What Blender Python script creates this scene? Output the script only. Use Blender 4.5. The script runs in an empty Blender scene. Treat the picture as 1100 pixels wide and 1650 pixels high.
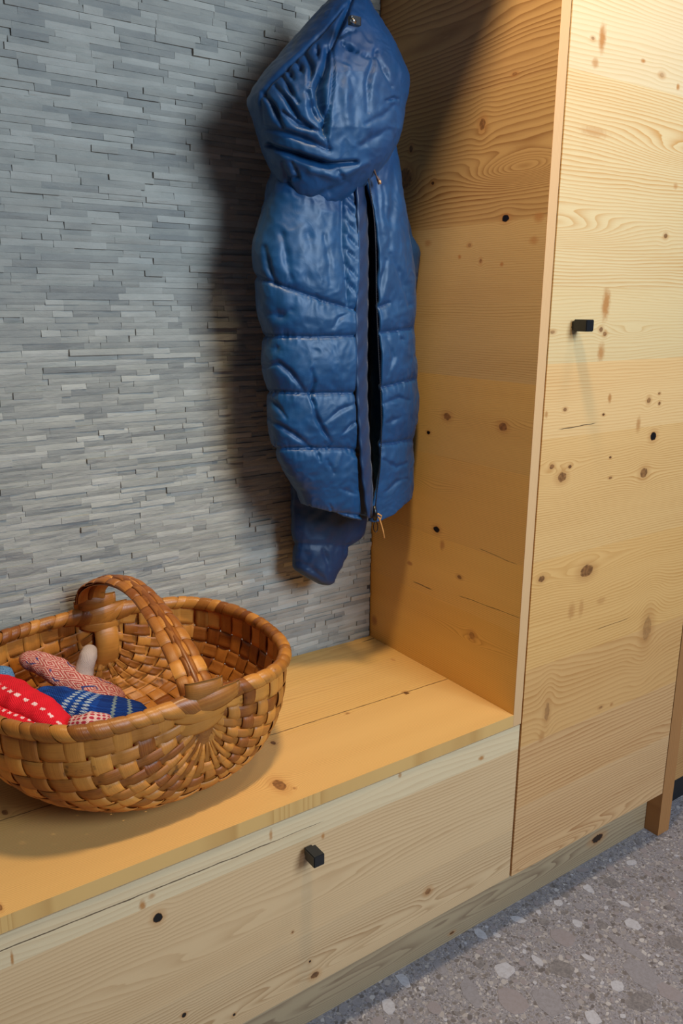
import bpy, bmesh, math, random
import numpy as np
from mathutils import Vector, noise as mn
random.seed(7); rng = np.random.default_rng(7)
SC = bpy.context.scene; COL = SC.collection

# ---------------------------------------------------------------- camera
CF, CAM = 1296.15, np.array([-1.0671, -1.4086, 1.2716])
YAW, PITCH, ROLL = 0.6098, 0.2528, 0.0079
def cam_axes():
    cy, sy, cp, sp = math.cos(YAW), math.sin(YAW), math.cos(PITCH), math.sin(PITCH)
    f = np.array([sy*cp, cy*cp, -sp]); r = np.array([cy, -sy, 0.]); u = np.cross(r, f)
    cr, sr = math.cos(ROLL), math.sin(ROLL)
    return cr*r+sr*u, -sr*r+cr*u, f
AR, AU, AF = cam_axes()
cd = bpy.data.cameras.new('camera'); cam = bpy.data.objects.new('camera', cd); COL.objects.link(cam)
cd.sensor_fit = 'VERTICAL'; cd.sensor_height = 36; cd.lens = CF/1650*36; cd.clip_start = .02
from mathutils import Matrix
m = Matrix(((AR[0], AU[0], -AF[0], CAM[0]), (AR[1], AU[1], -AF[1], CAM[1]), (AR[2], AU[2], -AF[2], CAM[2]), (0, 0, 0, 1)))
cam.matrix_world = m; SC.camera = cam

# ---------------------------------------------------------------- world, lights, exposure
w = bpy.data.worlds.new('world'); SC.world = w; w.use_nodes = True
w.node_tree.nodes['Background'].inputs[0].default_value = (.55, .66, 1, 1)
w.node_tree.nodes['Background'].inputs[1].default_value = .07
def area(name, loc, target, size, power, col, size_y=None, spread=180):
    l = bpy.data.lights.new(name, 'AREA'); l.energy = power; l.color = col; l.size = size; l.spread = math.radians(spread)
    if size_y: l.shape = 'RECTANGLE'; l.size_y = size_y
    else: l.shape = 'DISK'
    o = bpy.data.objects.new(name, l); COL.objects.link(o); o.location = loc
    o.rotation_euler = (Vector(target)-Vector(loc)).to_track_quat('-Z', 'Y').to_euler()
    return o
area('ceiling_spot', (-.42, -.70, 2.45), (-.45, -.40, .6), .17, 16.5, (1, .79, .50), spread=160)
area('ceiling_spot', (.22, -.84, 2.45), (.22, -.46, .8), .24, 3.1, (1, .87, .72), spread=160)
area('window_daylight', (.38, -3.0, 2.2), (-.35, 0, 1.1), 1.1, 84, (.655, .82, 1), 1.3)
SC.view_settings.view_transform = 'Standard'; SC.view_settings.look = 'None'
SC.view_settings.gamma = 1; SC.view_settings.use_curve_mapping = False; SC.view_settings.exposure = 0

# ---------------------------------------------------------------- helpers
def at(px, py, ax, v):      # the point of the real plane axis=v that a spot of the photograph shows
    d = AF + AR*(px-550)/CF - AU*(py-825)/CF
    return CAM + d*((v-CAM[ax])/d[ax])
def link(name, me, parent=None):
    o = bpy.data.objects.new(name, me); COL.objects.link(o)
    if parent: o.parent = parent
    return o
def empty(name, loc=(0, 0, 0)):
    o = bpy.data.objects.new(name, None); COL.objects.link(o); o.location = loc; o.empty_display_size = .05
    return o
def tag(o, label=None, cat=None, group=None, kind=None):
    if label: o['label'] = label
    if cat: o['category'] = cat
    if group: o['group'] = group
    if kind: o['kind'] = kind
    return o
def off(parent):   # children are modelled in world coordinates; undo the parent's location
    v = Vector((0, 0, 0)); p = parent
    while p: v += p.location; p = p.parent
    return v
def pydata(name, V, F, mat, parent=None, smooth=False, mats=None):
    o = off(parent)
    V = [(a[0]-o.x, a[1]-o.y, a[2]-o.z) for a in V]
    me = bpy.data.meshes.new(name); me.from_pydata(V, [], [tuple(map(int, f)) for f in F]); me.update()
    for m_ in (mats or [mat]): me.materials.append(m_)
    if smooth: me.polygons.foreach_set('use_smooth', [True]*len(me.polygons))
    return link(name, me, parent)
def box(name, a, b, mat, parent=None, bev=.0008, seg=2):
    bm = bmesh.new(); bmesh.ops.create_cube(bm, size=1)
    o = off(parent)
    for v in bm.verts:
        v.co = Vector([(a[i]+b[i])/2 + v.co[i]*(b[i]-a[i]) for i in range(3)]) - o
    if bev: bmesh.ops.bevel(bm, geom=bm.edges[:], offset=bev, segments=seg, profile=.7, affect='EDGES')
    me = bpy.data.meshes.new(name); bm.to_mesh(me); bm.free(); me.materials.append(mat)
    return link(name, me, parent)
def tube(name, pts, rad, mat, parent=None, n=8, closed=False, join=None):
    P = [Vector(p) for p in pts]; N = len(P); V = []; F = []
    ref = None
    for i, p in enumerate(P):
        t = ((P[(i+1) % N] if closed or i < N-1 else p) - (P[i-1] if closed or i > 0 else p)).normalized()
        if ref is None: ref = t.orthogonal().normalized()
        ref = (ref - t*ref.dot(t)).normalized(); bi = t.cross(ref)
        r = rad[i] if hasattr(rad, '__len__') else rad
        for k in range(n):
            a = 2*math.pi*k/n; V.append(p + (ref*math.cos(a)+bi*math.sin(a))*r)
    for i in range(N if closed else N-1):
        for k in range(n):
            j = (i+1) % N
            F.append((i*n+k, i*n+(k+1) % n, j*n+(k+1) % n, j*n+k))
    if not closed: F.append(tuple(range(n-1, -1, -1))); F.append(tuple((N-1)*n+k for k in range(n)))
    if join is not None:
        b = len(join[0]); join[0].extend(V); join[1].extend([tuple(x+b for x in f) for f in F]); return
    return pydata(name, V, F, mat, parent, True)
def catmull(P, n, closed=False):
    P = np.array(P, float); N = len(P); out = []
    R = range(N) if closed else range(N-1)
    for i in R:
        p0 = P[(i-1) % N] if closed or i > 0 else 2*P[0]-P[1]
        p1 = P[i]; p2 = P[(i+1) % N]
        p3 = P[(i+2) % N] if closed or i < N-2 else 2*P[-1]-P[-2]
        for k in range(n):
            t = k/n
            out.append(.5*((2*p1)+(-p0+p2)*t+(2*p0-5*p1+4*p2-p3)*t*t+(-p0+3*p1-3*p2+p3)*t**3))
    if not closed: out.append(P[-1])
    return np.array(out)

# ---------------------------------------------------------------- node expression helper
class E:
    def __init__(s, nt, k): s.nt = nt; s.k = k
    def _m(s, op, *a):
        n = s.nt.nodes.new('ShaderNodeMath'); n.operation = op
        for i, x in enumerate(a):
            if isinstance(x, E): s.nt.links.new(x.k, n.inputs[i])
            else: n.inputs[i].default_value = x
        return E(s.nt, n.outputs[0])
    def __add__(s, o): return s._m('ADD', s, o)
    __radd__ = __add__
    def __sub__(s, o): return s._m('SUBTRACT', s, o)
    def __rsub__(s, o): return s._m('SUBTRACT', o, s)
    def __mul__(s, o): return s._m('MULTIPLY', s, o)
    __rmul__ = __mul__
    def __truediv__(s, o): return s._m('DIVIDE', s, o)
    def __pow__(s, o): return s._m('POWER', s, o)
    def f(s, op, *a): return s._m(op, s, *a)
    def step(s, a, b):   # smoothstep a..b -> 0..1
        n = s.nt.nodes.new('ShaderNodeMapRange'); n.interpolation_type = 'SMOOTHSTEP'
        s.nt.links.new(s.k, n.inputs[0])
        n.inputs[1].default_value = a; n.inputs[2].default_value = b
        return E(s.nt, n.outputs[0])
def newmat(name, rough=.5, spec=.5):
    mt = bpy.data.materials.new(name); mt.use_nodes = True
    nt = mt.node_tree; b = nt.nodes['Principled BSDF']
    b.inputs['Roughness'].default_value = rough; b.inputs['Specular IOR Level'].default_value = spec
    return mt, nt, b
def coords(nt):
    tc = nt.nodes.new('ShaderNodeTexCoord'); sx = nt.nodes.new('ShaderNodeSeparateXYZ')
    nt.links.new(tc.outputs['Object'], sx.inputs[0])
    return [E(nt, sx.outputs[i]) for i in range(3)]
def vec(nt, x, y, z=0):
    n = nt.nodes.new('ShaderNodeCombineXYZ')
    for i, a in enumerate((x, y, z)):
        if isinstance(a, E): nt.links.new(a.k, n.inputs[i])
        else: n.inputs[i].default_value = a
    return n.outputs[0]
def noi(nt, v, scale=1, detail=2, rough=.5, dist=0):
    n = nt.nodes.new('ShaderNodeTexNoise'); n.inputs['Scale'].default_value = scale
    n.inputs['Detail'].default_value = detail; n.inputs['Roughness'].default_value = rough; n.inputs['Distortion'].default_value = dist
    if v is not None: nt.links.new(v, n.inputs['Vector'])
    return E(nt, n.outputs[0])
def mix(nt, f, a, b, mode='MIX'):
    n = nt.nodes.new('ShaderNodeMix'); n.data_type = 'RGBA'; n.blend_type = mode
    for s, x in ((n.inputs[0], f), (n.inputs[6], a), (n.inputs[7], b)):
        if isinstance(x, E): nt.links.new(x.k, s)
        elif hasattr(x, 'is_linked'): nt.links.new(x, s)
        elif isinstance(x, (int, float)): s.default_value = x
        else: s.default_value = (*x, 1) if len(x) == 3 else x
    return n.outputs[2]
def bump(nt, b, h, dist=.001, strength=1):
    n = nt.nodes.new('ShaderNodeBump'); n.inputs['Distance'].default_value = dist; n.inputs['Strength'].default_value = strength
    nt.links.new(h.k, n.inputs['Height']); nt.links.new(n.outputs[0], b.inputs['Normal'])
def lin(r, g, b): return tuple(((c/255)/12.92 if c/255 <= .04045 else ((c/255+.055)/1.055)**2.4) for c in (r, g, b))
def flat(name, rgb, rough=.5, spec=.5, metal=0):
    mt, nt, b = newmat(name, rough, spec); b.inputs['Base Color'].default_value = (*lin(*rgb), 1); b.inputs['Metallic'].default_value = metal
    return mt

# ---------------------------------------------------------------- wood
def wood(name, ax=(0, 2), light=(222, 184, 124), dark=(186, 128, 66), sp=.0045, eyes=(), knots=(), cracks=(), seed=0, wav=1.0, cont=.75, rough=.42, slope=0.0, loc=(0, 0, 0)):
    """u runs with the grain, v across. eyes: (u,v,a,b,A) ring figures. knots: (u,v,ru,rv,dark). cracks: (u0,v0,u1,v1,width)"""
    mt, nt, b = newmat(name, rough, .35)
    c = coords(nt); u = c[ax[0]] + loc[ax[0]]; v = c[ax[1]] + loc[ax[1]]
    lo = noi(nt, vec(nt, u*1.6, v*9, seed), 1, 2)
    phase = v/sp + u*(slope/sp) + (lo-.5)*(7*wav)
    md = noi(nt, vec(nt, u*9, v*60, seed+3), 1, 2); phase = phase + (md-.5)*(.9*wav)
    for (eu, ev, a, bb, A) in eyes:
        q = ((u-eu)/a)**2 + ((v-ev)/bb)**2
        phase = phase + (q*-1).f('EXPONENT')*A
    kd = None; kl = None; kn = noi(nt, vec(nt, u*160, v*160, seed), 1, 3)
    for (ku, kv, ru, rv, dk) in knots:
        q = ((((u-ku)/ru)**2 + ((v-kv)/rv)**2)).f('SQRT')
        if dk > .3:
            phase = phase - (v-kv)/sp*((q*q*-.12).f('EXPONENT'))*.8
            msk = 1 - (q+(kn-.5)*.5).step(.75, 1.15)
            mm = msk*dk; kd = mm if kd is None else kd.f('MAXIMUM', mm)
            halo = (1 - q.step(.9, 2.4))*.45; kl = halo if kl is None else kl.f('MAXIMUM', halo)
        else:
            halo = (1 - (q+(kn-.5)*.8).step(.3, 1.3))*(dk*3.2); kl = halo if kl is None else kl.f('MAXIMUM', halo)
    fr = phase.f('FRACT')
    late = (fr**(3.0 if sp < .006 else 2.0))*(1-fr.step(.9, 1.0))
    amp = noi(nt, vec(nt, u*2, v*22, seed+9), 1, 1)
    fib = noi(nt, vec(nt, u*22, v*1400, seed), 1, 2)
    tone = noi(nt, vec(nt, u*1.2, v*16, seed+5), 1, 2)
    f = late*(amp*1.5+.25)*cont + (fib-.5)*.30 + (tone-.5)*.38
    f = f.f('MINIMUM', 1.).f('MAXIMUM', 0.)
    colr = mix(nt, f, lin(*light), lin(*dark))
    if kl is not None: colr = mix(nt, kl.f('MINIMUM', 1.), colr, lin(190, 130, 72))
    if kd is not None:
        kdd = mix(nt, (kn.step(.35, .65)), lin(108, 66, 34), lin(150, 98, 54))
        colr = mix(nt, kd.step(.1, .75)*.9, colr, kdd)
        colr = mix(nt, kd.step(.72, .92), colr, lin(22, 15, 12))
    ck = None
    for (u0, v0, u1, v1, wd) in cracks:
        s = (v1-v0)/(u1-u0)
        jit = noi(nt, vec(nt, u*28, 0, seed+1), 1, 3)
        d = (v - ((u-u0)*s + v0) + (jit-.5)*.004).f('ABSOLUTE')
        wn = noi(nt, vec(nt, u*40, 7, seed+2), 1, 2)
        mk = (1-(d/(wn*wd*2)).step(.55, 1.0)) * u.step(min(u0, u1)-.01, min(u0, u1)+.01)*(1-u.step(max(u0, u1)-.01, max(u0, u1)+.01))
        ck = mk if ck is None else ck.f('MAXIMUM', mk)
    if ck is not None: colr = mix(nt, ck*.85, colr, lin(62, 40, 24))
    nt.links.new(colr, b.inputs['Base Color'])
    bump(nt, b, fib*.4 + late*.25, .0004, .5)
    return mt

H, D, TB, TP, ZB, WX, YP, XP = .5153, .46, .0247, .0215, .1442, .5376, -.4026, .5731
def kp(ax, v, ua, va, L):   # knots given by where the photograph shows them, sizes in pixels (about 1.1 mm)
    out = []
    for (px, py, rx, ry, dk) in L:
        p = at(px, py, ax, v); k = np.linalg.norm(at(px, py+1, ax, v)-at(px, py, ax, v)); k2 = abs(at(px+1, py, ax, v)[ua]-p[ua])
        out.append((p[ua], p[va], rx*k2, ry*k, dk))
    return out
def inb(K, lo, hi, i=1): return [k for k in K if lo <= k[i] < hi]
def eyes_px(ax, v, ua, va, L):
    out = []
    for (px, py, a, bb, A) in L:
        p = at(px, py, ax, v); out.append((p[ua], p[va], a, bb, A))
    return out

# ================================================================ STRUCTURE
# floor: slab with its larger chips as flush pieces
def terrazzo():
    mt, nt, b = newmat('floor_stone', .38, .4)
    c = coords(nt); base = vec(nt, c[0], c[1], 0)
    warp = noi(nt, base, 30, 2)
    vv = vec(nt, c[0]+(warp-.5)*.02, c[1]+(warp-.5)*.015, 0)
    colr = mix(nt, noi(nt, base, 260, 4, .7).step(.3, .7), lin(116, 110, 112), lin(158, 152, 156))
    for sc, th, sd in ((300, .5, 0), (150, .46, 3), (80, .42, 5)):
        vo = nt.nodes.new('ShaderNodeTexVoronoi'); vo.inputs['Scale'].default_value = sc; vo.inputs['Randomness'].default_value = 1
        nt.links.new(vv, vo.inputs['Vector'])
        sx = nt.nodes.new('ShaderNodeSeparateColor'); nt.links.new(vo.outputs['Color'], sx.inputs[0])
        r1, r2 = E(nt, sx.outputs[0]), E(nt, sx.outputs[1])
        msk = (1-E(nt, vo.outputs['Distance']).step(th-.03, th+.03))*r1.step(.42, .46)
        cr = nt.nodes.new('ShaderNodeValToRGB'); nt.links.new(r2.k, cr.inputs[0])
        e = cr.color_ramp.elements; e[0].color = (*lin(92, 84, 82), 1); e[1].color = (*lin(196, 188, 184), 1)
        for p_, cc in ((.35, (126, 116, 110)), (.6, (150, 142, 140)), (.85, (172, 162, 156))):
            n_ = e.new(p_); n_.color = (*lin(*cc), 1)
        colr = mix(nt, msk*.85, colr, cr.outputs[0])
    nt.links.new(colr, b.inputs['Base Color'])
    return mt
MF = terrazzo()
floor = box('floor', (-3.0, -3.6, -.08), (2.6, .02, 0), MF, None, 0); tag(floor, kind='structure')
def chipmat(name, rgb, vein):
    mt, nt, b = newmat(name, .35, .4); c = coords(nt)
    n = noi(nt, vec(nt, c[0], c[1], 0), 140, 4, .6, 1)
    nt.links.new(mix(nt, n.step(.35, .7), lin(*rgb), lin(*vein)), b.inputs['Base Color']); return mt
CH = [chipmat('chip_pale', (186, 182, 186), (172, 166, 168)), chipmat('chip_grey', (146, 140, 143), (134, 127, 128)),
      chipmat('chip_dark', (112, 106, 106), (140, 132, 130)), chipmat('chip_mauve', (148, 138, 139), (142, 131, 130))]
chips = []
def chip(cx, cy, rx, ry, rot, mi):
    n = random.randint(6, 9); z0, z1 = -.002, .0003+random.random()*.0003; P = []
    for i in range(n):
        a = 2*math.pi*(i+random.uniform(-.3, .3))/n; r = random.uniform(.78, 1.1)
        x, y = rx*r*math.cos(a), ry*r*math.sin(a)
        P.append((cx+x*math.cos(rot)-y*math.sin(rot), cy+x*math.sin(rot)+y*math.cos(rot)))
    V = [(x, y, z1) for x, y in P]+[(x, y, z0) for x, y in P]
    F = [tuple(range(n))]+[(i, n+i, n+(i+1) % n, (i+1) % n) for i in range(n)]
    pydata('stone_chip', V, F, CH[mi], floor); chips.append((cx, cy, max(rx, ry)))
for (px, py, w_, h_, mi) in ((812, 1563, 17, 11, 0), (1018, 1490, 13, 10, 0), (885, 1615, 24, 17, 1), (993, 1588, 11, 7, 0), (650, 1580, 9, 10, 0), (710, 1560, 10, 12, 1),
        (905, 1510, 20, 16, 3), (1035, 1570, 26, 22, 1), (1030, 1612, 30, 11, 2), (930, 1488, 9, 6, 0), (900, 1455, 9, 5, 0), (1085, 1518, 16, 10, 2), (905, 1562, 18, 14, 2),
        (866, 1548, 7, 8, 0), (626, 1622, 10, 10, 0), (825, 1612, 22, 16, 3), (985, 1422, 14, 10, 2), (955, 1640, 12, 9, 0), (1010, 1525, 12, 22, 1), (775, 1505, 9, 8, 0), (948, 1432, 10, 7, 0), (1080, 1600, 16, 14, 3), (760, 1600, 14, 20, 1), (700, 1625, 12, 9, 3)):
    p = at(px, py, 2, 0); chip(p[0], p[1], w_*.00125, h_*.0021, random.uniform(-.3, .3)+.0, mi)
tries = 0
while len(chips) < 295 and tries < 9000:
    tries += 1
    px, py = random.uniform(500, 1100), random.uniform(1345, 1650)
    p = at(px, py, 2, 0)
    if p[1] > YP-.01: continue
    r = random.choice((.004, .005, .006, .008, .012)); 
    if any((p[0]-c[0])**2+(p[1]-c[1])**2 < (r+c[2]+.002)**2 for c in chips): continue
    chip(p[0], p[1], r*random.uniform(.8, 1.5), r*random.uniform(.6, 1.1), random.uniform(0, 3), random.choice((0, 1, 1, 2, 3, 3)))

# back wall: split-face stone strips on a wall slab
def stonemat():
    mt, nt, b = newmat('split_stone', .72, .35)
    c = coords(nt); at_ = nt.nodes.new('ShaderNodeAttribute'); at_.attribute_name = 'tone'
    tone = E(nt, at_.outputs['Fac'])
    a = noi(nt, vec(nt, c[0]*14, c[1]*30, c[2]*40), 1, 4, .6)
    g = noi(nt, vec(nt, c[0]*200, c[1]*200, c[2]*420), 1, 3, .6)
    cr = nt.nodes.new('ShaderNodeValToRGB'); nt.links.new((tone*.42+a*.6-.02).k, cr.inputs[0])
    e = cr.color_ramp.elements; e[0].position = .05; e[0].color = (*lin(120, 122, 120), 1); e[1].position = .95; e[1].color = (*lin(196, 192, 180), 1)
    n_ = e.new(.5); n_.color = (*lin(164, 161, 150), 1)
    colr = mix(nt, g.step(.62, .8)*.25, cr.outputs[0], lin(205, 202, 192))
    nt.links.new(colr, b.inputs['Base Color'])
    fl = noi(nt, vec(nt, c[0]*45, c[1]*45, c[2]*130), 1, 5, .6, .6)
    bump(nt, b, fl+g*.3, .0020, .6)
    return mt
MS = stonemat()
wall = box('wall_back', (-2.2, .0, 0), (.62, .12, 2.6), flat('wall_mortar', (70, 70, 68), .9), None, 0); tag(wall, kind='structure')
def proj(p):
    d = np.array(p)-CAM; z = d@AF; return 550+CF*(d@AR)/z, 825-CF*(d@AU)/z, z
stones = []
z = H-.004
while z < 2.02:
    h = random.choice((.0095, .0105, .0112, .0088)); x = -1.25 - random.random()*.05
    run = 0; pd = random.uniform(0, .003)
    while x < -.0035:
        L = random.choice((.03, .045, .06, .075, .09, .12))*random.uniform(.85, 1.15)
        x1 = min(x+L, -.0028)
        if x1-x > .008:
            dpt = random.choice((.001, .0014, .0018, .0022, .0028)) + (random.random() < .10)*.0025
            px, py, zz = proj(((x+x1)/2, 0, z+h/2))
            vis = -20 < px < 1120 and -20 < py < 1080
            behind = (415 < px < 650 and py < 820)
            stones.append((x, x1, z, z+h, dpt, random.random()**1.0, ((x1-x)*h/zz**2)*(1 if vis and not behind else 0)))
        x = x1
    z += h
def stone_geo(s):
    x0, x1, z0, z1, d, tn, _ = s
    nx = max(2, min(5, int((x1-x0)/.018)+1)); V = []; F = []
    tilt, tx = random.uniform(-.0010, .0010), random.uniform(-.0012, .0012)
    for j in range(3):
        for i in range(nx+1):
            u, v = i/nx, j/2
            y = -d + tilt*(v-.5)*2 + tx*(u-.5)*2 + random.uniform(-.0004, .0004) - (.0004 if j == 1 else 0)
            xx = x0+.00015+(x1-x0-.0003)*u; zz = z0+.0001+(z1-z0-.0002)*v
            V.append((xx, min(y, -.0004), zz))
    for j in range(2):
        for i in range(nx):
            a = j*(nx+1)+i; F.append((a, a+1, a+nx+2, a+nx+1))
    k = len(V); b0 = [(x0+.00015, .002, z0+.0001), (x1-.00015, .002, z0+.0001), (x1-.00015, .002, z1-.0001), (x0+.00015, .002, z1-.0001)]; V += b0
    n1 = nx+1
    F.append(tuple(list(range(nx, -1, -1))+[k, k+1]))
    F.append(tuple([2*n1+i for i in range(nx+1)]+[k+2, k+3]))
    F.append((0, n1, 2*n1, k+3, k)); F.append((2*n1+nx, n1+nx, nx, k+1, k+2))
    return V, F
def tone_attr(me, vals):
    a = me.attributes.new('tone', 'FLOAT', 'POINT'); a.data.foreach_set('value', vals)
stones.sort(key=lambda s: -s[6])
for s in stones[:300]:
    V, F = stone_geo(s); o = pydata('stone', V, F, MS, wall); tone_attr(o.data, [s[5]]*len(V))
V, F, T = [], [], []
for s in stones[300:]:
    v, f = stone_geo(s); b = len(V); V += v; F += [tuple(i+b for i in g) for g in f]; T += [s[5]]*len(v)
o = pydata('stone_strips', V, F, MS, wall); tone_attr(o.data, T); o['kind'] = 'stuff'; o['label'] = 'smaller grey split stone strips between the larger ones'

# ================================================================ JOINERY
def boards(parent, name, mk, spans, lo, hi, ax_v, ax_u, ax_n, n0, n1, gap=.00002, bev=0):
    """boards stacked along ax_v; spans: list of (v0, v1, material)"""
    for (v0, v1, mt) in spans:
        a = [0, 0, 0]; b = [0, 0, 0]
        a[ax_v], b[ax_v] = v0+gap, v1-gap; a[ax_u], b[ax_u] = lo, hi; a[ax_n], b[ax_n] = n0, n1
        box(name, a, b, mt, parent, bev, 1)

# --- tall cabinet
cab = empty('tall_cabinet', (.28, -.2, 0)); CL = (.28, -.2, 0)
tag(cab, 'tall light pine cabinet with black knob at the right of the bench niche', 'cabinet')
carc = flat('carcass_wood', (176, 134, 84), .6)
box('body', (TP+.0005, YP+.0, ZB+.004), (WX-.001, -.004, 2.06), carc, cab, 0)
SP = empty('side_panel', (0, 0, 0)); SP.parent = cab; SP.location = (0, 0, 0)
PK = kp(0, 0, 1, 2, [(777, 200, 5, 10, .6), (652, 288, 12, 17, .7), (662, 240, 3, 6, .8), (697, 295, 2.5, 3, .85), (814, 352, 6, 6, 1), (703, 853, 5, 5, 1), (720, 671, 6, 6, .62), (810, 688, 7, 7, .66),
      (690, 697, 3, 3, .95), (829, 119, 4, 3, .5), (868, 350, 9, 9, .22), (668, 470, 2, 14, .6), (740, 930, 4, 3, .6), (760, 1024, 5, 6, .45), (712, 878, 4, 9, .25), (603, 1000, 5, 9, .28), (808, 426, 3, 4, .3), (740, 414, 3, 4, .3),
      (860, 387, 8, 8, .2), (689, 392, 6, 6, .2), (756, 395, 3, 3, .4), (774, 421, 2, 4, .5), (660, 908, 5, 4, .3)])
pe = eyes_px(0, 0, 1, 2, [(845, 268, .10, .022, 9), (655, 285, .03, .02, 4), (890, 700, .12, .012, 3.5), (700, 790, .05, .014, 3), (760, 1035, .09, .012, 3), (700, 80, .2, .03, 3)])
pcol = [((238, 186, 96), (190, 130, 56)), ((240, 190, 104), (188, 128, 58)), ((234, 184, 104), (180, 124, 60)), ((226, 180, 106), (172, 118, 58)), ((214, 176, 118), (170, 124, 66)),  # lower boards' colours raised to stand in for light off the bench
        ((216, 178, 120), (176, 126, 68)), ((206, 164, 106), (146, 98, 50)), ((206, 162, 106), (142, 96, 50)), ((200, 158, 104), (150, 104, 54))]
zs = [H-TB, .679, .8126, .98, 1.14, 1.274, 1.412, 1.628, 1.86, 2.06]
pcr = {0: [], 1: [(*at(668, 938, 0, 0)[1:], *at(694, 950, 0, 0)[1:], .0016), (*at(740, 960, 0, 0)[1:], *at(835, 995, 0, 0)[1:], .0007)], 2: [(*at(775, 885, 0, 0)[1:], *at(842, 914, 0, 0)[1:], .0007)]}
sp = [.0040, .0038, .0034, .0033, .0042, .0038, .0090, .0110, .012]
spans = []
for i in range(9):
    mt = wood('panel_wood_%d' % i, (1, 2), *pcol[i], sp=sp[i], eyes=inb(pe, zs[i]-.01, zs[i+1]+.01), knots=inb(PK, zs[i]-.01, zs[i+1]+.01), cracks=pcr.get(i, ()), seed=i*7.3, cont=(.85 if i in (6, 7) else .7), loc=CL)
    spans.append((zs[i], zs[i+1], mt))
boards(SP, 'board', None, spans, -D+.0012, -.0005, 2, 1, 0, 0, TP)
edge = wood('edge_wood', (2, 0), (226, 180, 128), (206, 150, 96), sp=.003, seed=50, cont=.5, loc=CL)
box('front_edge', (0, -D, H-TB), (TP, -D+.0011, 2.06), edge, SP, .0004, 1)

door = empty('door'); door.parent = cab
DK = kp(1, -D, 0, 2, [(970, 62, 6, 26, .3), (959, 102, 6, 9, .22), (958, 213, 24, 9, .15), (976, 490, 7, 28, .3), (968, 568, 6, 16, .27), (968, 531, 3, 4, .6), (974, 538, 3, 4, .6), (890, 535, 4, 3, .5), (1052, 703, 5, 7, 1),
      (905, 769, 7, 8, .7), (1037, 762, 6, 8, .66), (889, 752, 4, 4, .7), (918, 752, 3, 3, .8), (945, 920, 10, 10, .72), (872, 933, 5, 5, .75), (982, 642, 3, 8, .3), (1045, 645, 3, 5, .6), (1062, 650, 2, 3, .7), (1062, 634, 2, 2, .6), (910, 660, 3, 3, .6),
      (972, 668, 2, 2, .8), (1028, 685, 4, 13, .25), (1042, 1013, 7, 20, .42), (881, 1147, 4, 15, .45), (872, 1187, 5, 10, .22), (920, 985, 6, 14, .2), (936, 980, 4, 16, .17), (968, 968, 8, 6, .15), (1088, 300, 4, 6, .2), (1036, 98, 4, 4, .3), (1066, 121, 4, 4, .35), (955, 62, 3, 3, .5), (1072, 380, 3, 4, .6),
      (967, 1140, 3, 2, .5), (985, 1135, 3, 3, .3), (880, 668, 3, 6, .25), (1092, 140, 3, 6, .3), (983, 737, 2, 2, .8), (983, 770, 3, 2, .6)])
de = eyes_px(1, -D, 0, 2, [(880, 362, .17, .022, 8), (1120, 250, .15, .024, 6), (945, 918, .10, .018, 4), (890, 765, .09, .016, 4), (1120, 1160, .17, .026, 4.5), (860, 1390, .26, .022, 9), (1020, 535, .05, .009, 2.5), (1180, 745, .12, .02, 3)])
dz = [ZB, .30, .4374, .60, .8157, 1.043, 1.1747, 1.304, 1.636, 2.055]
dcol = [((222, 176, 124), (172, 116, 66)), ((222, 172, 116), (180, 120, 66)), ((224, 170, 106), (188, 126, 64)), ((234, 180, 110), (194, 130, 60)), ((234, 184, 118), (192, 130, 64)), ((238, 192, 130), (204, 142, 76)),
        ((230, 198, 144), (206, 156, 92)), ((230, 200, 148), (204, 146, 78)), ((230, 204, 160), (210, 172, 118))]
dsp = [.0075, .0085, .011, .0065, .0048, .0055, .0055, .0062, .0075]
dcr = {5: [(*at(902, 692, 1, -D)[[0, 2]], *at(958, 682, 1, -D)[[0, 2]], .0010)], 3: [(*at(962, 1014, 1, -D)[[0, 2]], *at(1012, 996, 1, -D)[[0, 2]], .0007)]}
spans = []
for i in range(9):
    mt = wood('door_wood_%d' % i, (0, 2), *dcol[i], sp=dsp[i], eyes=inb(de, dz[i]-.012, dz[i+1]+.012), knots=inb(DK, dz[i]-.01, dz[i+1]+.01), cracks=dcr.get(i, ()), seed=60+i*5.1, cont=(.85 if i in (0, 1, 4, 7) else .7), loc=CL)
    spans.append((dz[i], dz[i+1], mt))
boards(door, 'board', None, spans, TP+.0035, WX, 2, 0, 1, -D, -D+.019)
BK = flat('black_lacquer', (22, 22, 24), .38, .5)
def knob(px, py, parent):
    p = at(px, py, 1, -D); x, z_ = p[0], p[2]
    bm = bmesh.new(); o = off(parent)
    for (a, b, bv) in (((x-.010, -D-.034, z_-.010), (x+.010, -D-.006, z_+.010), .0012), ((x-.007, -D-.0065, z_-.007), (x+.007, -D+.0005, z_+.007), .001)):
        r = bmesh.ops.create_cube(bm, size=1)
        for v in r['verts']: v.co = Vector([(a[i]+b[i])/2 + v.co[i]*(b[i]-a[i]) for i in range(3)])-o
        bmesh.ops.bevel(bm, geom=list({e for v in r['verts'] for e in v.link_edges}), offset=bv, segments=2, affect='EDGES')
    me = bpy.data.meshes.new('knob'); bm.to_mesh(me); bm.free(); me.materials.append(BK)
    k = link('knob', me, parent); k['label'] = 'square black knob'
knob(925, 524, door)

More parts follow.
